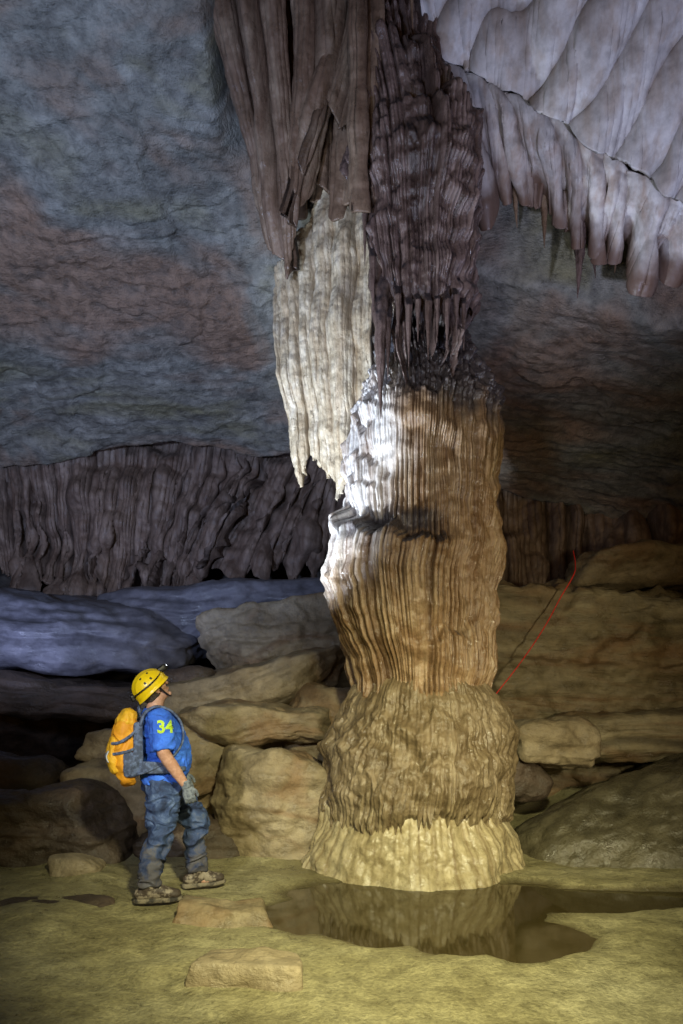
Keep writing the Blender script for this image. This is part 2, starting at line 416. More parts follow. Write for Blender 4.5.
def column(name, prof, cy, ky, z0, z1, nth, nz, ribs, shelves=(), nz_amp=.04, seed=1, mat=None, zbot=None, wn=4.0, hem=0.0, zp=1.0, lumps=.05, wz=.45, ribfade=None, attrf=None, popf=None, mlo=.35):
    th = np.linspace(0, 2 * np.pi, nth, endpoint=False); v = np.linspace(0, 1, nz)**zp
    TH, V = np.meshgrid(th, v, indexing='ij')
    c, s_ = np.cos(TH), np.sin(TH)
    zb = zbot(th) if zbot else np.full(nth, z0)
    Z = zb[:, None] * (1 - V) + z1 * V
    warp = fbm(c * 1.3, s_ * 1.3, Z * wz, 2, seed)
    d = np.zeros_like(Z); cav = np.zeros_like(Z)
    ze = Z + fbm(c * 3, s_ * 3, 0, 3, seed + 9) * .12
    rf = ribfade(Z, TH) if ribfade else 1.0
    for i, (n, a) in enumerate(ribs):
        ph = n * TH / 2 + warp * wn * (n / ribs[0][0]) + fbm(c * 4, s_ * 4, Z * .12, 2, seed + i) * 1.6
        rb = np.abs(np.sin(ph))**.8
        cl = .25 + 1.2 * cellrand(np.floor(ph / np.pi) % n, seed + i)
        mk = (mlo + (1 - mlo) * sm(-.35, .35, fbm(c * 1.8, s_ * 1.8, Z * 1.1, 3, seed + 20 + i))) * rf
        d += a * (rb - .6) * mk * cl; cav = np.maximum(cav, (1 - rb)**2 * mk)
    for (zs, amp, Ls, tc_, tw, tilt) in shelves:
        dd = (TH - rad(tc_) + np.pi) % (2 * np.pi) - np.pi
        m = sm(rad(tw), rad(tw) * .45, np.abs(dd)) if tw < 360 else 1.0
        t = zs + tilt * dd - ze + (fbm(np.cos(th) * 6, np.sin(th) * 6, 0, 4, seed + int(zs * 10)) * .10)[:, None]
        d += m * amp * sm(0, max(.08, amp * .5), t) * np.clip(1 - t / Ls, 0, 1)
    xl, xr = smooth_prof(prof, Z)
    cx = (xl + xr) / 2; rx = (xr - xl) / 2
    R = rx.mean()
    d += fbm(c * R * 2.2, s_ * R * 2.2, Z * 2.2, 3, seed + 30) * lumps
    pop = fbm(c * R * 9, s_ * R * 9, Z * 8, 3, seed + 33)
    pf = popf(Z, TH) if popf else 1.0
    d += pop * nz_amp * .5 * pf + fbm(c * R * 5, s_ * R * 5, Z * 3, 2, seed + 35) * nz_amp * .5
    if hem:
        d = d - hem * sm(.05, 0, V) * 1.0
    r1 = rx + d; r2 = rx * ky + d
    P = np.stack([cx + r1 * c, cy + r2 * s_, Z], -1)
    o = grid_mesh(name, P, wrap=True, cav=cav, mat=mat, attrs=attrf(Z, TH, c, s_) if attrf else None)
    child_world(o, colE)
    return o

CY = 6.83
column('base', [(-.2, -.44, 1.84), (.0, -.42, 1.82), (.05, -.38, 1.78), (.15, -.34, 1.74), (.3, -.29, 1.69), (.45, -.22, 1.62), (.75, -.12, 1.5)], CY, 1.0,
       -.15, .8, 560, 120, [(80, .010), (38, .014)], nz_amp=.035, seed=81, mat=M_base, lumps=.07)

def zb_dome(th):
    ph = 110 * th / 2 + fbm(np.cos(th) * 2, np.sin(th) * 2, 0, 3, 91) * 3
    r = np.abs(np.sin(ph))
    return .52 - .16 * r * (.1 + .9 * cellrand(np.floor(ph / np.pi), 4)) + fbm(np.cos(th) * 2, np.sin(th) * 2, 0, 3, 92) * .10
column('dome', [(.2, -.22, 1.66), (.5, -.22, 1.67), (.7, -.21, 1.69), (.9, -.19, 1.70), (1.1, -.15, 1.69), (1.3, -.10, 1.66), (1.46, -.04, 1.61), (1.6, .03, 1.54), (1.72, .11, 1.46), (1.88, .26, 1.3)], CY, .98,
       .5, 1.88, 950, 280, [(110, .030), (44, .035), (170, .008)], shelves=[(1.45, .06, .3, 250, 90, .1), (1.10, .06, .5, 290, 60, .1), (1.25, .08, .35, 215, 50, 0), (.95, .05, .3, 255, 50, -.1), (.8, .04, .3, 230, 60, .1)],
       nz_amp=.04, seed=84, mat=M_dome, zbot=zb_dome, hem=.05, lumps=.07, ribfade=lambda Z, T: .38 + .62 * sm(.95, .70, Z),
       attrf=lambda Z, T, c, s: {'whi': sm(.85, .45, Z + fbm(c * 3, s * 3, Z * 2, 3, 71) * .2) * .6})

shaft_prof = [(1.4, .22, 1.34), (1.6, .12, 1.45), (1.7, .11, 1.46), (2.0, .07, 1.49), (2.4, -.02, 1.52), (2.75, -.08, 1.54), (2.95, -.02, 1.56), (3.1, .04, 1.56), (3.5, .05, 1.55),
              (4.0, .05, 1.57), (4.3, .07, 1.57), (4.6, .12, 1.52), (4.8, .20, 1.40), (5.0, .26, 1.26), (5.5, .26, 1.18), (7, .2, 1.1), (10.3, .1, 1.1)]
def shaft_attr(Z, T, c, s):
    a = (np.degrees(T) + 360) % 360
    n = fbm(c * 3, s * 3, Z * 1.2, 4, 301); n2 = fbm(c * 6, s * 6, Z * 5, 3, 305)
    lit_side = sm(150, 175, a) * sm(262, 228, a + n * 14)
    whi = lit_side * sm(2.45, 3.2, Z + n * .2) * sm(5.6, 5.2, Z) * .9  # pale calcite, plus the headlamp's highlight put into the colour
    edge_z = 4.42 + .10 * np.sin(T * 2 + .5)
    mud = sm(edge_z - .2, edge_z + .12, Z + n * .16 + n2 * .08) * sm(232, 256, a + n * 10) * .88
    mud2 = sm(3.06, 3.14, Z + n2 * .05) * sm(3.36, 3.26, Z + n2 * .06) * sm(208, 230, a) * sm(290, 262, a) * .88
    return {'whi': whi, 'mud': np.maximum(mud, mud2)}
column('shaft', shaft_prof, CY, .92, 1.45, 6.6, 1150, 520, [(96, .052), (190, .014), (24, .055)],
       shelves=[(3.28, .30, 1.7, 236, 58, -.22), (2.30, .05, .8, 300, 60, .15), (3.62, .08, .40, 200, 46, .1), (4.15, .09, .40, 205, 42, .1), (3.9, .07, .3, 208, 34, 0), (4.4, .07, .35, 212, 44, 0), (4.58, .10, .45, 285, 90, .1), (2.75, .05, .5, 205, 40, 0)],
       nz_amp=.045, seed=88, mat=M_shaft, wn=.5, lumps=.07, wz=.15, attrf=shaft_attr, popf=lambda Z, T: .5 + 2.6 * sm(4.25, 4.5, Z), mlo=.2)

DY = 6.42
def zb_up(th):
    ph = 36 * th / 2 + fbm(np.cos(th) * 2, np.sin(th) * 2, 0, 3, 95) * 1.8
    r = np.abs(np.sin(ph))**2.0
    a = (np.degrees(th) + 360) % 360
    base = np.interp(a, [0, 195, 210, 222, 234, 244, 252, 260, 270, 285, 305, 325, 360], [5.5, 6.7, 6.3, 5.6, 4.95, 4.55, 4.80, 5.2, 5.05, 5.12, 4.98, 5.08, 5.4])
    base = base + fbm(np.cos(th) * 4, np.sin(th) * 4, 0, 3, 96) * .2
    return base - .5 * r * (.05 + .95 * cellrand(np.floor(ph / np.pi), 9)**1.3)
column('upper_drapery', [(4.0, .42, 1.0), (4.6, .34, 1.08), (5.0, .27, 1.15), (5.4, .20, 1.20), (6.0, .13, 1.23), (6.5, .10, 1.25), (6.9, .07, 1.18), (7.5, .04, .95), (8.0, .0, .76), (8.6, -.04, .68), (10.3, 0, .9)],
       DY, .85, 5, 10.3, 950, 500, [(36, .085), (108, .02), (12, .11)],
       shelves=[(6.9, .12, 1.2, 300, 50, .1), (7.5, .08, 1.0, 280, 40, 0), (6.2, .05, .6, 315, 50, 0), (7.2, .06, .3, 300, 30, 0), (7.9, .06, .3, 290, 30, 0), (6.5, .06, .4, 285, 30, .1)],
       nz_amp=.05, seed=93, mat=M_drape, zbot=zb_up, hem=.05, wn=.8, lumps=.11, wz=.25)

o = sheet('side_curtain', [(-.74, 7.0, 5.85), (-.5, 6.9, 6.3), (-.1, 6.7, 6.8), (.3, 6.5, 6.9)],
          [(-.47, 6.95, 4.0), (-.41, 6.9, 3.82), (-.34, 6.85, 4.12), (-.20, 6.78, 3.95), (-.06, 6.66, 3.66), (.10, 6.6, 3.75), (.3, 6.55, 3.8)],
          560, 380, 6, .10, .05, 101, M_cream, 1.0, .06, .06, sub=(30, .014), thick=.035, lump=.08, rag=.12)
child_world(o, colE)

def stalactite(name, loc, length, r, seed=0, bend=0.0, mat=None, pw=1.0, up=.15, lean=0.0):
    nth, nz = 36, 80
    th = np.linspace(0, 2 * np.pi, nth, endpoint=False); v = np.linspace(0, 1, nz)
    TH, V = np.meshgrid(th, v, indexing='ij')
    R = r * (1 - V)**pw * (1 + .25 * fbm(np.cos(TH) * .8, np.sin(TH) * .8, V * 7, 3, seed)) + .002
    R *= 1 + .14 * np.abs(np.sin(TH * 3.5 + seed))
    P = np.stack([R * np.cos(TH) + bend * V**2, R * np.sin(TH) + lean * np.clip(1 - V * 2.2, 0, 1), up - V * (length + up)], -1)
    o = grid_mesh(name, P, wrap=True, mat=mat or M_stal, flip=True)
    o.location = loc
    return o

for i, (x, y, z, L, r) in enumerate([(.345, 6.02, 5.3, 1.22, .095), (.41, 6.02, 5.1, .68, .055), (.50, 6.0, 5.2, .46, .045), (.59, 5.99, 5.2, .68, .05), (.67, 5.98, 5.1, .36, .04),
                                    (.76, 5.98, 5.2, .62, .05), (.84, 5.99, 5.1, .34, .04), (.93, 6.01, 5.2, .54, .045), (.28, 6.06, 5.7, .75, .05), (1.02, 6.06, 5.2, .38, .04),
                                    (.21, 6.14, 6.3, .8, .045), (1.10, 6.14, 5.2, .46, .04)]):
    o = stalactite('stalactite', (x, y, z), L, r, i * 3 + 1, .0, M_drape, up=.3, lean=.28)
    child_world(o, colE)

hang = [(2.38, 6.80, 6.35, .75, .08, "dark"), (2.02, 6.80, 6.6, .50, .05, "brown"), (1.72, 6.80, 6.8, .5, .05, "brown"), (2.75, 6.80, 6.25, .4, .05, "brown"),
        (3.12, 6.78, 6.25, .46, .05, "brown"), (2.50, 6.8, 6.3, .5, .05, "dark"), (-.18, 5.9, 8.3, .55, .05, "brown"), (.36, 5.7, 8.3, .72, .06, "brown"), (.57, 5.75, 8.4, 1.15, .06, "brown"), (.18, 5.8, 8.3, .45, .05, "brown")]
for i, (x, y, z, L, r, cc) in enumerate(hang):
    o = stalactite('stalactite', (x, y, z), L, r, 40 + i * 2, .03 * ((i % 3) - 1), M_stal if cc == "brown" else M_drape)
    meta(o, "slender %s stalactite hanging from the flowstone ceiling" % cc, "stalactite", group="stalactites hanging from the ceiling")

# ------------------------------------------------------------------ boulders
def boulder(name, c, h, rot=(0, 0, 0), seed=0, mat=None, label="", sub=5, p=9, rough=.10, strata=.03, nplanes=9, cut=.82, cat="boulder", group=None, smooth_sphere=0.0, sfreq=5.0):
    bm = bmesh.new(); bmesh.ops.create_icosphere(bm, subdivisions=sub, radius=1)
    me = bpy.data.meshes.new(name); bm.to_mesh(me); bm.free()
    n = len(me.vertices); co = np.zeros(n * 3, np.float32); me.vertices.foreach_get('co', co); D = co.reshape(-1, 3).astype(float)
    D /= np.linalg.norm(D, axis=1)[:, None]
    rg = np.random.RandomState(seed)
    pl = [(1, 0, 0), (-1, 0, 0), (0, 1, 0), (0, -1, 0), (0, 0, 1), (0, 0, -1)]
    Ns = np.array(pl, float) + rg.normal(size=(6, 3)) * .10; Hs = list(np.ones(6) * (1 + 0 * rg.rand(6)))
    ex = rg.normal(size=(nplanes, 3)); Ns = np.concatenate([Ns, ex]); Ns /= np.linalg.norm(Ns, axis=1)[:, None]
    Hs = np.array(Hs + list(cut + .45 * rg.rand(nplanes)))
    q = np.clip(D @ Ns.T, 0, None) / Hs
    r = (q**p).sum(1)**(-1 / p)
    r = r * (1 - smooth_sphere) + smooth_sphere
    S = D * r[:, None]
    W = S * np.array(h)
    d = fbm(W[:, 0] * 1.3, W[:, 1] * 1.3, W[:, 2] * 1.6, 4, seed + 3) * rough
    d += fbm(W[:, 0] * 6, W[:, 1] * 6, W[:, 2] * 8, 3, seed + 5) * rough * .22
    wz = W[:, 2] + .15 * fbm(W[:, 0] * .8, W[:, 1] * .8, 0, 2, seed)
    st = pn(wz * 0, wz * 0, wz * sfreq, seed + 7) + .5 * pn(wz * 0, wz * 0 + 3, wz * sfreq * 2.7, seed + 8)
    d += np.sign(st) * np.abs(st)**.6 * strata * (1 - np.abs(D[:, 2])**2)
    W = W + D * d[:, None]
    me.vertices.foreach_set('co', W.astype(np.float32).reshape(-1))
    me.polygons.foreach_set('use_smooth', np.ones(len(me.polygons), bool))
    at = me.attributes.new('cav', 'FLOAT', 'POINT'); at.data.foreach_set('value', (np.clip(-st * 1.5 - .2, 0, .8) * (strata > .04)).astype(np.float32))
    me.update()
    o = put(name, me, mat); o.location = c; o.rotation_euler = [rad(a) for a in rot]
    meta(o, label, cat, group=group)
    return o

G = "boulders heaped behind the caver"
boulder('boulder', (-.74, 7.15, .50), (.64, .6, .60), (0, 4, 10), 11, M_bould, "big rounded ochre boulder beside the column base", group=G, smooth_sphere=.1, sub=6)
boulder('rock_slab', (-.98, 7.95, 1.33), (.88, .6, .22), (0, 2, -4), 12, M_bould, "flat tan rock slab lying on the boulder pile", group=G, cat="rock", sub=6, p=16)
boulder('boulder', (-1.25, 8.2, .65), (.9, .6, .55), (0, 0, 12), 13, M_bould, "shadowed tan boulder under the slab", group=G)
boulder('boulder', (-1.0, 9.6, 2.42), (1.0, .6, .50), (0, -4, 6), 14, M_bould, "angular tan block high on the boulder pile", group=G, strata=.05, sub=6, p=16)
boulder('rock_slab', (-1.05, 8.9, 1.78), (1.25, .7, .30), (8, -14, 0), 15, M_bould, "long tilted slab with layered edges", group=G, cat="rock", strata=.05, sub=6, p=18)
boulder('boulder', (-2.85, 6.75, .32), (.85, .5, .42), (0, 0, 5), 16, M_bouldd, "low dark brown boulder on the mud floor", group=G, sub=6)
boulder('boulder', (-2.42, 7.7, 1.05), (.36, .3, .20), (0, 8, 0), 17, M_bould, "small pale boulder perched on the pile", group=G, p=16)
boulder('boulder', (-1.82, 7.7, .95), (.55, .4, .40), (0, -5, 20), 18, M_bould, "blocky ochre boulder in the pile", group=G, p=16)
boulder('boulder', (-2.35, 7.35, .45), (.55, .4, .50), (0, 0, -15), 19, M_bould, "brown boulder behind the caver's legs", group=G)
boulder('boulder', (-.15, 8.3, 1.25), (.55, .5, .55), (0, 6, 0), 20, M_bould, "tan boulder tucked behind the column", group=G)
boulder('boulder', (-1.55, 7.0, .15), (.55, .4, .25), (0, 0, 8), 21, M_bouldd, "low muddy boulder at the foot of the pile", group=G)
boulder('boulder', (-3.9, 7.6, .45), (.9, .7, .55), (0, 0, -8), 22, M_bouldd, "dark boulder in deep shadow", group=G)
boulder('flowstone_mound', (-1.7, 10.7, 3.02), (2.0, .9, .46), (6, -3, 0), 23, M_pale, "smooth pale blue-grey flowstone mound", smooth_sphere=.3, strata=.03, cat="flowstone", rough=.08, sub=6)
boulder('flowstone_mound', (-4.9, 10.3, 2.70), (2.9, 1.2, .52), (8, 4, 0), 24, M_pale, "broad pale blue-grey flowstone ledge with dark cracks", smooth_sphere=.15, strata=.06, cat="flowstone", rough=.12, sfreq=3.2, sub=6, p=14)
boulder('rock_ledge', (-3.6, 9.4, 1.62), (1.8, .7, .24), (0, 3, 4), 25, M_bouldd, "dark layered ledge below the flowstone slope", strata=.07, cat="rock")
boulder('boulder', (-2.2, 8.9, 1.5), (.5, .5, .45), (0, 3, 4), 36, M_bouldd, "dark boulder beside the tilted slab", group=G)

G2 = "rocks on the bank beside the column"
boulder('rock_bank', (4.2, 9.5, 1.55), (2.5, .95, 1.5), (3, 2, -3), 26, M_strat, "massive layered yellow-brown rock bank", strata=.12, rough=.22, p=14, sub=7, cat="rock", sfreq=2.6, nplanes=5, cut=.95)
boulder('boulder', (2.42, 7.85, 1.08), (.50, .38, .28), (0, 5, 0), 27, M_bould, "rounded tan boulder below the rock bank", group=G2, smooth_sphere=.25)
boulder('rock_slab', (4.55, 10.2, 3.55), (1.25, .8, .30), (0, -3, 5), 28, M_bould, "pale flat slab on top of the rock bank", group=G2, cat="rock", strata=.05)
boulder('rock_slab', (3.3, 8.2, 1.18), (1.1, .5, .28), (0, -2, 0), 29, M_strat, "low layered slab beneath the rock bank", group=G2, cat="rock", strata=.06)
boulder('rock_mound', (4.3, 7.45, .10), (2.9, 1.6, 1.0), (-14, -15, 5), 30, M_mound, "large dark olive wet sloping rock slab", strata=.01, rough=.08, sub=7, smooth_sphere=.25, cat="rock")
boulder('boulder', (1.95, 8.0, .75), (.4, .4, .35), (0, 0, 10), 31, M_bouldd, "small dark boulder behind the column", group=G2)

G3 = "small rocks lying on the mud floor"
boulder('flat_rock', (-.86, 4.88, .07), (.33, .15, .09), (0, 0, 6), 32, M_bould, "flat muddy stone set in the floor", rough=.06, strata=.012, cat="rock", group=G3, p=18, nplanes=4, cut=1.0)
boulder('flat_rock', (-.52, 3.82, .06), (.29, .12, .095), (0, 0, -4), 37, M_bould, "flat mud-coated stone set in the floor", rough=.06, strata=.012, cat="rock", group=G3, p=18, nplanes=5, cut=.95)
boulder('flat_rock', (-2.32, 5.95, .12), (.24, .18, .13), (0, 0, 15), 34, M_bould, "small pale stone near the dark boulder", rough=.04, strata=.012, cat="rock", group=G3)
boulder('flat_rock', (-2.2, 5.1, .05), (.5, .2, .06), (0, 0, 10), 35, M_bouldd, "low dark slab in the mud", rough=.04, strata=.012, cat="rock", group=G3)

# ------------------------------------------------------------------ red rope
cu = bpy.data.curves.new('rope', 'CURVE'); cu.dimensions = '3D'; cu.bevel_depth = .007; cu.bevel_resolution = 2
pts = [(2.92, 8.6, 3.48), (2.86, 8.35, 3.25), (2.80, 8.22, 3.12), (2.62, 8.18, 2.82), (2.44, 8.15, 2.50), (2.14, 8.12, 2.06), (1.82, 8.08, 1.66)]
sp = cu.splines.new('BEZIER'); sp.bezier_points.add(len(pts) - 1)
for b, p_ in zip(sp.bezier_points, pts):
    b.co = p_; b.handle_left_type = b.handle_right_type = 'AUTO'
ro = bpy.data.objects.new('rope', cu); COL.objects.link(ro)
dg = bpy.context.evaluated_depsgraph_get()
me = bpy.data.meshes.new_from_object(ro.evaluated_get(dg)); bpy.data.objects.remove(ro)
o = put('rope', me, None); me.materials.clear(); me.materials.append(plain_mat('red_rope', (.85, .03, .02), .6, (.7, .02, .01), 60))
meta(o, "thin red rope running down the rock bank", "rope")

# ------------------------------------------------------------------ the caver
def add_tube(bm, nodes, ref=(0, 1, 0), seg=22, per=6, pw=2.0, cap=True):
    nd = np.array(nodes, float); n = len(nd)
    out = []
    for i in range(n - 1):
        p0 = nd[max(i - 1, 0)]; p1 = nd[i]; p2 = nd[i + 1]; p3 = nd[min(i + 2, n - 1)]
        for k_ in range(per):
            t = k_ / per
            out.append(.5 * ((2 * p1) + (-p0 + p2) * t + (2 * p0 - 5 * p1 + 4 * p2 - p3) * t * t + (-p0 + 3 * p1 - 3 * p2 + p3) * t**3))
    out.append(nd[-1]); out = np.array(out)
    C = out[:, :3]; A = np.maximum(out[:, 3:], .001)
    T = np.gradient(C, axis=0); T /= np.linalg.norm(T, axis=1)[:, None]
    ref = np.array(ref, float)
    rings = []
    def ring(c, t, a, b):
        s_ = ref - t * ref.dot(t); s_ /= np.linalg.norm(s_); o_ = np.cross(t, s_)
        vs = []
        for j in range(seg):
            an = 2 * math.pi * j / seg; ca, sa = math.cos(an), math.sin(an)
            ca = math.copysign(abs(ca)**(2 / pw), ca); sa = math.copysign(abs(sa)**(2 / pw), sa)
            vs.append(bm.verts.new(c + s_ * a * ca + o_ * b * sa))
        return vs
    if cap:
        for k_ in (3, 2, 1):
            an = k_ * math.pi / 7; e = min(A[0])
            rings.append(ring(C[0] - T[0] * e * math.sin(an), T[0], A[0][0] * math.cos(an), A[0][1] * math.cos(an)))
    for i in range(len(C)): rings.append(ring(C[i], T[i], A[i][0], A[i][1]))
    if cap:
        for k_ in (1, 2, 3):
            an = k_ * math.pi / 7; e = min(A[-1])
            rings.append(ring(C[-1] + T[-1] * e * math.sin(an), T[-1], A[-1][0] * math.cos(an), A[-1][1] * math.cos(an)))
    for a, b in zip(rings[:-1], rings[1:]):
        for j in range(seg):
            bm.faces.new((a[j], a[(j + 1) % seg], b[(j + 1) % seg], b[j]))
    bm.faces.new(rings[0][::-1]); bm.faces.new(rings[-1])

def add_ell(bm, c, r, M=None):
    mt = Matrix.Translation(c) @ Matrix.Diagonal((*r, 1))
    if M: mt = M @ mt
    bmesh.ops.create_uvsphere(bm, u_segments=28, v_segments=18, radius=1, matrix=mt)

def finish(bm, name, mat, parent, voxel=None, smooth=4, wrinkle=None):
    bmesh.ops.recalc_face_normals(bm, faces=bm.faces)
    me = bpy.data.meshes.new(name); bm.to_mesh(me); bm.free()
    o = put(name, me)
    if voxel:
        m = o.modifiers.new('r', 'REMESH'); m.mode = 'VOXEL'; m.voxel_size = voxel
        m2 = o.modifiers.new('s', 'SMOOTH'); m2.iterations = smooth; m2.factor = .5
        dg = bpy.context.evaluated_depsgraph_get(); dg.update()
        m3 = bpy.data.meshes.new_from_object(o.evaluated_get(dg)); o.modifiers.clear(); o.data = m3; m3.name = name; me = m3
    if wrinkle:
        n = len(me.vertices); co = np.zeros(n * 3, np.float32); me.vertices.foreach_get('co', co); co = co.reshape(-1, 3).astype(float)
        no = np.zeros(n * 3, np.float32); me.vertices.foreach_get('normal', no); no = no.reshape(-1, 3)
        fx, fy, fz, amp, sd = wrinkle
        wv = fbm(co[:, 0] * .5 * fx, co[:, 1] * .5 * fy, co[:, 2] * .5 * fz, 2, sd + 9)
        f = 1 - np.abs(pn(co[:, 0] * fx + wv, co[:, 1] * fy + wv, co[:, 2] * fz + wv * 1.5, sd)) * 2.4
        co += no * (f * amp)[:, None]
        me.vertices.foreach_set('co', co.astype(np.float32).reshape(-1))
    me.polygons.foreach_set('use_smooth', np.ones(len(me.polygons), bool))
    me.materials.clear(); me.materials.append(mat); me.update()
    o.parent = parent
    return o

M_skin = plain_mat('skin', (.58, .34, .25), .5, (.48, .26, .18), 30, .15)
M_shirt = plain_mat('blue_shirt', (.05, .20, .92), .85, (.032, .13, .68), 14, .3)
t = NT('muddy_jeans'); tc = t.n('ShaderNodeTexCoord'); v = tc.outputs['Object']
n1 = t.noise(v, 9, 5, .65, .6); n2 = t.noise(v, 70, 3, .6); sx = t.n('ShaderNodeSeparateXYZ'); t.l(v, sx.inputs[0])
c = t.ramp(n1, [(.38, (.016, .028, .075)), (.52, (.038, .07, .175)), (.66, (.12, .18, .34))])
mk = t.math('ADD', t.math('MULTIPLY', sx.outputs['Z'], -.5), n1)
c = t.mix(t.ramp(mk, [(.28, 0.0), (.42, .75)]), c, (.09, .072, .05))
t.l(c, t.b.inputs['Base Color']); t.b.inputs['Roughness'].default_value = .8
bp = t.n('ShaderNodeBump'); bp.inputs['Strength'].default_value = .4; bp.inputs['Distance'].default_value = .01
t.l(t.math('ADD', n2, n1), bp.inputs['Height']); t.l(bp.outputs[0], t.b.inputs['Normal'])
M_jeans = t.m
M_boot = plain_mat('muddy_boot', (.055, .04, .03), .65, (.26, .22, .17), 14, .5, thr=(.42, .5))
M_sole = plain_mat('boot_sole', (.03, .026, .022), .8, (.20, .17, .12), 16, .4)
M_lace = plain_mat('boot_lace', (.5, .46, .38), .8)
M_glove = plain_mat('grey_glove', (.10, .12, .16), .8, (.20, .23, .28), 40, .4)
M_helm = plain_mat('yellow_helmet', (.95, .70, .01), .3, (.88, .62, .01), 8, .05)
M_black = plain_mat('black_plastic', (.015, .015, .015), .45)
M_lamp = plain_mat('lamp_lens', (.8, .85, .9), .2, emit=8)
M_orange = plain_mat('orange_nylon', (.90, .42, .02), .6, (.76, .32, .015), 10, .35)
M_yel = plain_mat('amber_nylon', (.92, .54, .03), .6, (.80, .42, .02), 10, .35)
M_grey = plain_mat('grey_webbing', (.13, .18, .32), .8, (.06, .08, .14), 30, .35)
M_reflect = plain_mat('pale_patch', (.55, .6, .65), .5)
M_hair = plain_mat('grey_hair', (.12, .10, .085), .8, (.05, .04, .035), 90, .6)
M_eye = plain_mat('eye_white', (.8, .78, .75), .2); M_iris = plain_mat('iris', (.05, .04, .03), .2)
M_num = plain_mat('lime_print', (.60, .90, .06), .7)

PX, PY, PZ = -1.36, 5.34, .075
per = empty('person', (PX, PY, PZ), rad(24))
meta(per, "caver in blue shirt, muddy jeans and yellow helmet gazing upwards", "person")

HM = Matrix.Translation((-.105, 0, 1.60)) @ Euler((0, rad(-42), rad(4))).to_matrix().to_4x4()
def hp(x, y, z): return HM @ Vector((x, y, z))

RW = (.085, -.300, .88); LW = (.17, .27, .92)
def hand(bm, W, D, T, N, grow=0.0, curl=1.0):
    W, D, T, N = [Vector(a) for a in (W, D, T, N)]
    D.normalize(); T = (T - D * T.dot(D)).normalized(); N = D.cross(T) if N.dot(D.cross(T)) > 0 else -D.cross(T)
    def nd(p, a, b): return (*p, a + grow, b + grow)
    add_tube(bm, [nd(W - D * .02, .027, .020), nd(W + D * .02, .032, .018), nd(W + D * .06, .042, .016), nd(W + D * .092, .040, .013)], ref=T, seg=16, per=3)
    for off, L in ((.031, .072), (.011, .082), (-.010, .076), (-.030, .058)):
        p = W + D * .088 + T * off; seg = [nd(p, .0095, .0095)]
        acc = 0
        for fr, bend in ((.42, 22), (.33, 32), (.25, 25)):
            acc += bend * curl
            dv = D * math.cos(rad(acc)) + N * math.sin(rad(acc)) + T * off * 1.5
            p = p + dv * L * fr; seg.append(nd(p, .0088, .0085))
        add_tube(bm, seg, ref=T, seg=12, per=3)
    p0 = W + D * .025 + T * .028; p1 = p0 + (T * .7 + D * .7 + N * .2) * .036; p2 = p1 + (T * .25 + D * .9 + N * .35) * .032; p3 = p2 + (D * .9 + N * .45) * .022
    add_tube(bm, [nd(p0, .013, .012), nd(p1, .012, .011), nd(p2, .0105, .010), nd(p3, .009, .009)], ref=N, seg=12, per=3)

RH = dict(W=RW, D=(.28, .02, -.95), T=(.93, -.15, .25), N=(0, 1, 0))
LH = dict(W=LW, D=(.35, -.1, -.9), T=(.9, -.2, .3), N=(0, -1, 0))

# body (one continuous skin)
bm = bmesh.new()
add_ell(bm, (-.012, 0, .03), (.098, .076, .090), HM); add_ell(bm, (.028, 0, -.035), (.064, .056, .078), HM)
add_ell(bm, (.068, 0, -.098), (.024, .026, .018), HM); add_ell(bm, (.078, 0, .028), (.020, .050, .012), HM)
add_ell(bm, (.070, .036, -.02), (.022, .020, .022), HM); add_ell(bm, (.070, -.036, -.02), (.022, .020, .022), HM)
add_ell(bm, (.092, 0, -.052), (.010, .022, .006), HM); add_ell(bm, (.090, 0, -.063), (.010, .019, .006), HM)
add_ell(bm, (.004, .078, -.004), (.019, .009, .031), HM); add_ell(bm, (.004, -.078, -.004), (.019, .009, .031), HM)
a, b = hp(.086, 0, .022), hp(.116, 0, -.022)
add_tube(bm, [(*a, .009, .010), (*((a + b) / 2), .011, .012), (*b, .016, .013)], seg=12, per=3)
nb = hp(-.02, 0, -.06)
add_tube(bm, [(-.105, 0, 1.38, .10, .08), (-.10, 0, 1.45, .072, .066), (*((nb + Vector((-.10, 0, 1.47))) / 2), .062, .062), (*nb, .060, .062)], per=5)
add_tube(bm, [(-.03, 0, .86, .155, .11), (-.03, 0, .95, .16, .125), (-.03, 0, 1.08, .155, .135), (-.06, 0, 1.22, .165, .125), (-.085, 0, 1.34, .17, .11), (-.10, 0, 1.41, .12, .075)])
for sy, wr, el in ((-1, RW, (-.075, -.320, 1.12)), (1, LW, (-.06, .320, 1.12))):
    add_tube(bm, [(-.095, sy * .13, 1.385, .065, .065), (-.095, sy * .215, 1.37, .064, .066), (-.09, sy * .265, 1.29, .056, .058), ((el[0] - .012), el[1], el[2] + .05, .050, .052),
                  (*el, .048, .048), (el[0] * .6 + wr[0] * .4, el[1] * .6 + wr[1] * .4, el[2] * .6 + wr[2] * .4, .046, .043), (*wr, .030, .025)], ref=(1, 0, 0))
hand(bm, **RH); hand(bm, **LH)
legs = [(-1, (-.04, -.10, .88), (-.08, -.125, .49), (-.155, -.135, .10)), (1, (-.02, .105, .88), (.255, .135, .53), (.26, .155, .10))]
for sy, hpv, kn, an in legs:
    m1 = [(hpv[i] + kn[i]) / 2 for i in range(3)]; m2 = [kn[i] * .65 + an[i] * .35 for i in range(3)]
    add_tube(bm, [(*hpv, .09, .09), (*m1, .082, .084), (*kn, .056, .06), (m2[0] - .02, m2[1], m2[2], .056, .060), (*an, .038, .042)])
    add_tube(bm, [(an[0] - .04, an[1], .06, .032, .03), (an[0] + .05, an[1], .05, .038, .03), (an[0] + .14, an[1], .04, .036, .02)])
body = finish(bm, 'body', M_skin, per, .005, 4)

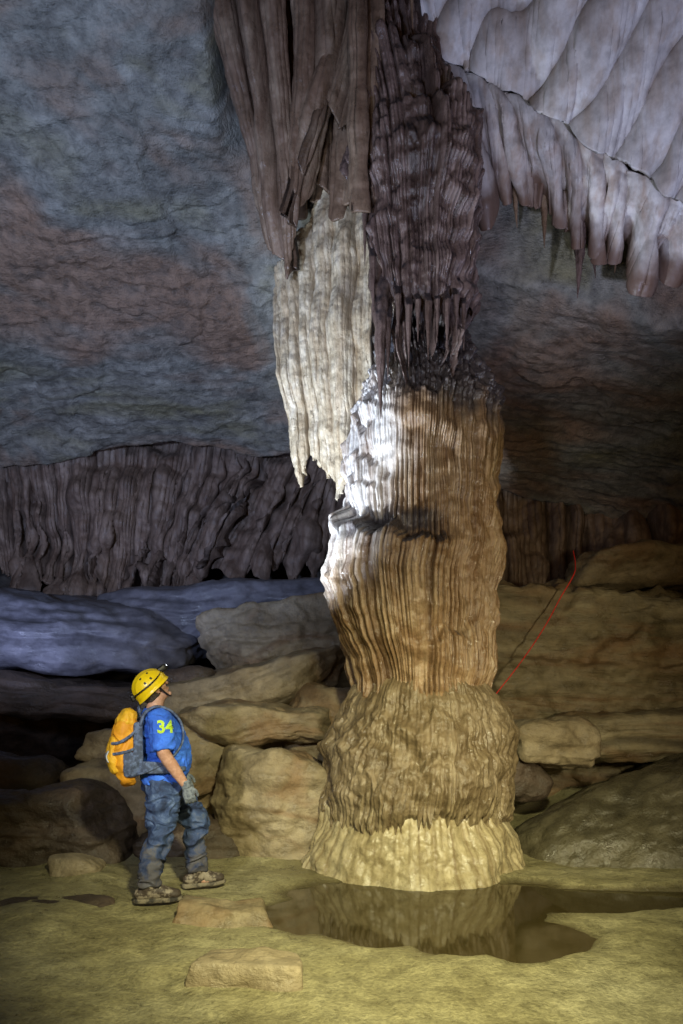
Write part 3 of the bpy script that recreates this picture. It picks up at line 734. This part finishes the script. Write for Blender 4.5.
for sy in (-1, 1):
    bm = bmesh.new(); add_ell(bm, (.079, sy * .031, .008), (.013, .013, .012), HM); e = finish(bm, 'eye', M_eye, per)
    bm = bmesh.new(); add_ell(bm, (.0905, sy * .0315, .0095), (.003, .006, .006), HM); i_ = finish(bm, 'iris', M_iris, per); i_.parent = e
bm = bmesh.new(); add_ell(bm, (-.030, 0, .012), (.088, .081, .088), HM); add_ell(bm, (-.06, 0, -.03), (.045, .062, .045), HM)
finish(bm, 'hair', M_hair, per, .006, 3, (60, 60, 40, .003, 2))
# shirt
bm = bmesh.new()
add_tube(bm, [(-.03, 0, .89, .190, .165), (-.03, 0, .97, .192, .168), (.0, 0, 1.08, .190, .178), (-.03, 0, 1.22, .204, .165), (-.072, 0, 1.34, .208, .138), (-.095, 0, 1.41, .165, .098), (-.10, 0, 1.46, .09, .076)], pw=2.3, cap=False)
for sy in (-1, 1):
    add_tube(bm, [(-.09, sy * .12, 1.37, .09, .08), (-.095, sy * .21, 1.37, .090, .084), (-.092, sy * .26, 1.31, .088, .082), (-.086, sy * .29, 1.23, .090, .082), (-.080, sy * .305, 1.155, .094, .082)], ref=(1, 0, 0), cap=False)
shirt = finish(bm, 'shirt', M_shirt, per, .006, 5, (9, 9, 14, .010, 5))
# trousers
bm = bmesh.new()
add_tube(bm, [(-.03, 0, .99, .165, .14), (-.03, 0, .92, .182, .155), (-.03, 0, .84, .185, .155)], pw=2.2)
for sy, hpv, kn, an in legs:
    m1 = [(hpv[i] + kn[i]) / 2 for i in range(3)]; m2 = [kn[i] * .6 + an[i] * .4 for i in range(3)]
    add_tube(bm, [(hpv[0], hpv[1], hpv[2] + .02, .10, .125), (*m1, .108, .118), (*kn, .088, .094), (m2[0] - .02, m2[1], m2[2], .080, .086), (an[0], an[1], an[2] + .10, .072, .077), (an[0], an[1], an[2] + .03, .075, .080)], cap=False)
finish(bm, 'trousers', M_jeans, per, .006, 3, (7, 7, 12, .017, 8))
# boots
for sy, hpv, kn, an in legs:
    yaw = rad(-10 if sy < 0 else 2)
    M = Matrix.Translation((an[0], an[1], 0)) @ Matrix.Rotation(yaw, 4, 'Z')
    def tp(x, y, z, a_, b_): q = M @ Vector((x, y, z)); return (q.x, q.y, q.z, a_, b_)
    bm = bmesh.new()
    add_tube(bm, [tp(-.005, 0, .21, .060, .068), tp(-.005, 0, .14, .056, .066), tp(-.005, 0, .08, .048, .065)])
    add_tube(bm, [tp(-.075, 0, .065, .040, .042), tp(-.01, 0, .075, .046, .055), tp(.06, 0, .078, .048, .055), tp(.13, 0, .062, .054, .042), tp(.195, 0, .052, .046, .034)], ref=(0, 1, 0))
    bo = finish(bm, 'boot', M_boot, per, .006, 3, (30, 30, 30, .003, 4))
    bm = bmesh.new()
    add_tube(bm, [tp(-.10, 0, .014, .040, .022), tp(-.02, 0, .014, .045, .022), tp(.06, 0, .014, .045, .020), tp(.14, 0, .014, .058, .022), tp(.225, 0, .020, .042, .018)], ref=(0, 1, 0), pw=3.2)
    so = finish(bm, 'sole', M_sole, per, .005, 1); so.parent = bo
    bm = bmesh.new()
    for kx, kz in ((.045, .150), (.065, .135), (.085, .123), (.105, .112)):
        add_tube(bm, [tp(kx - .012, -.038, kz - .012, .004, .004), tp(kx, 0, kz, .004, .004), tp(kx + .006, .038, kz - .012, .004, .004)], ref=(1, 0, 0), seg=8, per=3)
    la = finish(bm, 'laces', M_lace, per); la.parent = bo
# gloves
for hd, wr in ((RH, RW), (LH, LW)):
    bm = bmesh.new(); hand(bm, grow=.0025, **hd)
    D = Vector(hd['D']).normalized(); w0 = Vector(wr)
    add_tube(bm, [(*(w0 - D * .045), .040, .036), (*(w0 + D * .01), .037, .028)], ref=hd['T'], cap=False)
    finish(bm, 'glove', M_glove, per, .0038, 2)

# helmet
nt_, npz = 96, 50
ph = np.linspace(0, 2 * np.pi, nt_, endpoint=False); el = np.linspace(-.32, np.pi / 2 - .001, npz)
PH, EL = np.meshgrid(ph, el, indexing='ij')
cx, sx_ = np.cos(PH), np.sin(PH)
rr = 1 + .035 * np.exp(-((np.abs(sx_) * np.cos(EL) - .0) / .16)**2) + .03 * np.exp(-((np.abs(sx_ * np.cos(EL)) - .48) / .08)**2) * (EL > .2)
flare = 1 + .10 * sm(-.12, -.32, EL)
hx = .142 * np.cos(EL) * cx * rr * flare; hy = .120 * np.cos(EL) * sx_ * rr * flare; hz = .122 * np.sin(EL) * rr + .045 - .018 * (cx < 0) * cx * cx * (EL < 0)
HP = np.stack([hx, hy, hz], -1)
mt = np.array(HM); HP = HP @ mt[:3, :3].T + mt[:3, 3]
hel = grid_mesh('helmet', HP, wrap=True, mat=M_helm); hel.parent = per
hel.data.materials.append(M_black)
faces = hel.data.polygons; mi = np.zeros(len(faces), np.int32)
for f_i in range(len(faces)):
    iu, iv = divmod(f_i, npz - 1)
    a_ = ph[iu]; e_ = el[iv]; aa = abs((a_ + math.pi) % (2 * math.pi) - math.pi)
    if .34 < e_ < .52 and (1.34 < aa < 1.46 or 1.78 < aa < 1.92): mi[f_i] = 1
    if .80 < e_ < .95 and (1.05 < aa < 1.25 or 1.85 < aa < 2.05): mi[f_i] = 1
faces.foreach_set('material_index', mi)
md = hel.modifiers.new('Solidify', 'SOLIDIFY'); md.thickness = .006; md.offset = -1
bm = bmesh.new()
def hn(x, y, z, a_, b_): q = hp(x, y, z); return (q.x, q.y, q.z, a_, b_)
add_tube(bm, [hn(.135, 0, .085, .034, .026), hn(.178, 0, .083, .034, .027)], pw=4)
lampo = finish(bm, 'headlamp', M_black, hel)
bm = bmesh.new(); add_ell(bm, (.190, 0, .083), (.016, .022, .018), HM); q_ = finish(bm, 'lens', M_lamp, hel); q_.parent = lampo
bm = bmesh.new(); add_tube(bm, [hn(-.155, 0, .075, .024, .017), hn(-.165, 0, .045, .024, .015)], pw=4); finish(bm, 'battery_pack', M_black, hel)
for sy in (-1, 1):
    bm = bmesh.new(); add_tube(bm, [hn(.03, sy * .104, .02, .008, .002), hn(.035, sy * .080, -.04, .008, .002), hn(.055, sy * .047, -.105, .008, .002), hn(.07, 0, -.122, .008, .002)], ref=(1, 0, 0), seg=10)
    finish(bm, 'chin_strap', M_black, hel)
    bm = bmesh.new()
    add_tube(bm, [hn(.136, sy * .03, .085, .006, .002), hn(.088, sy * .101, .075, .006, .002), hn(0, sy * .131, .07, .006, .002), hn(-.093, sy * .101, .07, .006, .002), hn(-.155, sy * .02, .065, .006, .002)], ref=(0, 0, 1), seg=10)
    finish(bm, 'lamp_strap', M_black, hel)

# number on sleeve
fc = bpy.data.curves.new('number', 'FONT'); fc.body = "34"; fc.size = .125; fc.align_x = 'CENTER'; fc.align_y = 'CENTER'; fc.offset = .004
fo = bpy.data.objects.new('number', fc); COL.objects.link(fo)
dg = bpy.context.evaluated_depsgraph_get(); me = bpy.data.meshes.new_from_object(fo.evaluated_get(dg)); bpy.data.objects.remove(fo)
bm = bmesh.new(); bm.from_mesh(me); bmesh.ops.triangulate(bm, faces=bm.faces)
for _ in range(3):
    lg = [e for e in bm.edges if e.calc_length() > .008]
    bmesh.ops.subdivide_edges(bm, edges=lg, cuts=1); bmesh.ops.triangulate(bm, faces=bm.faces)
sb = bmesh.new(); sb.from_mesh(shirt.data); bvh = BVHTree.FromBMesh(sb)
for v_ in bm.verts:
    x, y = v_.co.x, v_.co.y
    o_ = Vector((-.075 + x, -.6, 1.325 + y)); hit = bvh.ray_cast(o_, Vector((0, 1, 0)))
    yy = hit[0].y if hit[0] else -.25
    v_.co = Vector((o_.x, yy - .0035, o_.z))
bm.to_mesh(me); bm.free(); sb.free()
num = put('number_print', me); me.materials.clear(); me.materials.append(M_num); num.parent = shirt
num["label"] = "lime number 34 printed on the sleeve"

# backpack (top-level, worn by the caver)
bp_e = empty('backpack', (PX, PY, PZ), rad(24)); meta(bp_e, "orange hiking backpack with grey straps worn on the back", "backpack")
bm = bmesh.new()
add_tube(bm, [(-.30, 0, .92, .10, .055), (-.315, 0, 1.0, .125, .08), (-.325, 0, 1.15, .13, .095), (-.32, 0, 1.28, .125, .085), (-.305, 0, 1.36, .105, .065)], pw=2.8, seg=32)
pk = finish(bm, 'main_bag', M_orange, bp_e, .006, 4, (9, 9, 9, .011, 12))
bm = bmesh.new(); add_tube(bm, [(-.31, 0, 1.36, .11, .078), (-.295, 0, 1.40, .095, .062)], pw=2.6, seg=28); finish(bm, 'lid', M_yel, bp_e, .006, 4, (12, 12, 12, .007, 14))
bm = bmesh.new(); add_tube(bm, [(-.39, 0, 1.0, .09, .035), (-.41, 0, 1.10, .098, .045), (-.395, 0, 1.22, .085, .035)], pw=2.8, seg=28); finish(bm, 'front_pocket', M_yel, bp_e, .006, 4, (14, 14, 14, .007, 15))
for sy in (-1, 1):
    bm = bmesh.new(); add_tube(bm, [(-.28, sy * .12, .97, .060, .022), (-.29, sy * .138, 1.05, .060, .03), (-.29, sy * .134, 1.12, .055, .016)], ref=(1, 0, 0), pw=2.6); finish(bm, 'side_pocket', M_grey, bp_e, .005, 3, (20, 20, 20, .004, 3))
    bm = bmesh.new(); add_tube(bm, [(-.235, sy * .122, 1.0, .036, .022), (-.24, sy * .134, 1.15, .036, .022), (-.24, sy * .128, 1.34, .034, .022)], ref=(1, 0, 0), pw=2.6); finish(bm, 'back_panel', M_grey, bp_e, .005, 3)
    bm = bmesh.new(); add_tube(bm, [(-.225, sy * .13, 1.34, .035, .012), (-.19, sy * .14, 1.43, .035, .012), (-.10, sy * .15, 1.475, .034, .012), (.01, sy * .155, 1.43, .034, .011), (.08, sy * .15, 1.33, .03, .010), (.075, sy * .19, 1.20, .018, .008), (-.02, sy * .218, 1.08, .016, .008), (-.17, sy * .21, 1.0, .016, .008), (-.24, sy * .14, .97, .016, .008)], pw=3)
    finish(bm, 'shoulder_strap', M_grey, bp_e)
    bm = bmesh.new(); add_tube(bm, [(-.24, sy * .14, 1.02, .045, .012), (-.15, sy * .205, 1.02, .045, .013), (-.02, sy * .217, 1.01, .036, .012), (.09, sy * .175, 1.0, .018, .006), (.18, 0, 1.0, .014, .005)], ref=(0, 0, 1), pw=3); finish(bm, 'hip_belt', M_grey, bp_e)
    for z0, z1 in ((1.20, 1.30), (1.12, 1.17)):
        bm = bmesh.new(); add_tube(bm, [(-.425, sy * .085, z0, .011, .004), (-.375, sy * .137, z0 + .01, .011, .004), (-.31, sy * .15, (z0 + z1) / 2, .011, .004), (-.25, sy * .145, z1, .011, .004)], ref=(0, 0, 1), pw=3, seg=10); finish(bm, 'compression_strap', M_grey, bp_e)
bm = bmesh.new(); add_tube(bm, [(-.447, -.03, 1.06, .05, .006), (-.46, -.03, 1.10, .05, .006), (-.447, -.03, 1.14, .05, .006)], pw=4); finish(bm, 'reflective_patch', M_reflect, bp_e)
bm = bmesh.new(); add_tube(bm, [(-.21, -.03, 1.40, .006, .006), (-.22, -.03, 1.47, .006, .006), (-.22, .03, 1.47, .006, .006), (-.21, .03, 1.40, .006, .006)], ref=(1, 0, 0), seg=8); finish(bm, 'haul_loop', M_grey, bp_e)

# ------------------------------------------------------------------ camera
cam = bpy.data.cameras.new('Camera'); co_ = bpy.data.objects.new('Camera', cam); COL.objects.link(co_)
co_.location = (0, 0, 1.6); co_.rotation_euler = (rad(90), 0, 0)
cam.lens = 24; cam.sensor_width = 36; cam.shift_y = (700 - 512) / 1024; cam.clip_end = 200
scene.camera = co_

# ------------------------------------------------------------------ light
wd = bpy.data.worlds.new("World"); scene.world = wd; wd.use_nodes = True
nt = wd.node_tree; bg = nt.nodes['Background']; sky = nt.nodes.new('ShaderNodeTexSky'); sky.sky_type = 'NISHITA'; sky.sun_disc = False
sky.sun_elevation = rad(4); sky.sun_rotation = rad(180)
nt.links.new(sky.outputs[0], bg.inputs[0]); bg.inputs[1].default_value = .015

def spot(name, loc, tgt, power, col, ang, blend=.6, size=.1):
    l = bpy.data.lights.new(name, 'SPOT'); l.energy = power; l.color = col; l.spot_size = rad(ang); l.spot_blend = blend; l.shadow_soft_size = size
    o = bpy.data.objects.new(name, l); COL.objects.link(o); o.location = loc
    o.rotation_euler = (Vector(tgt) - Vector(loc)).to_track_quat('-Z', 'Y').to_euler()
    return o
lw = Matrix.Translation((PX, PY, PZ)) @ Matrix.Rotation(rad(24), 4, 'Z') @ hp(.225, 0, .083)
spot('headlamp_beam', lw, (-.05, 6.7, 3.9), 950, (.74, .85, 1), 60, .9, .05)
spot('lamp_cool', (-2.6, 1.0, 2.4), (-3.2, 8.0, 6.0), 2300, (.48, .63, 1), 80, 1.0, .2)
spot('lamp_warm', (3.0, 1.6, 2.0), (1.7, 7.2, 1.9), 600, (1, .87, .56), 64, 1.0, .2)
spot('lamp_floor', (.6, .8, 3.4), (.3, 5.4, 0), 1750, (1, .94, .56), 64, 1.0, .15)
spot('lamp_key', (-1.4, .6, 2.3), (.6, 6.8, 5.2), 500, (.90, .93, 1), 44, .9, .45)
spot('lamp_person', (-1.9, 1.2, 2.6), (-1.3, 5.8, 1.2), 330, (.90, .93, 1), 38, .9, .12)
spot('lamp_high', (2.9, 3.0, 2.4), (2.2, 6.3, 7.0), 620, (.62, .68, 1), 62, .9, .12)
spot('lamp_rear', (-4.6, 7.6, 2.2), (-2.6, 11.2, 4.2), 120, (.50, .58, 1), 100, .8, .3)
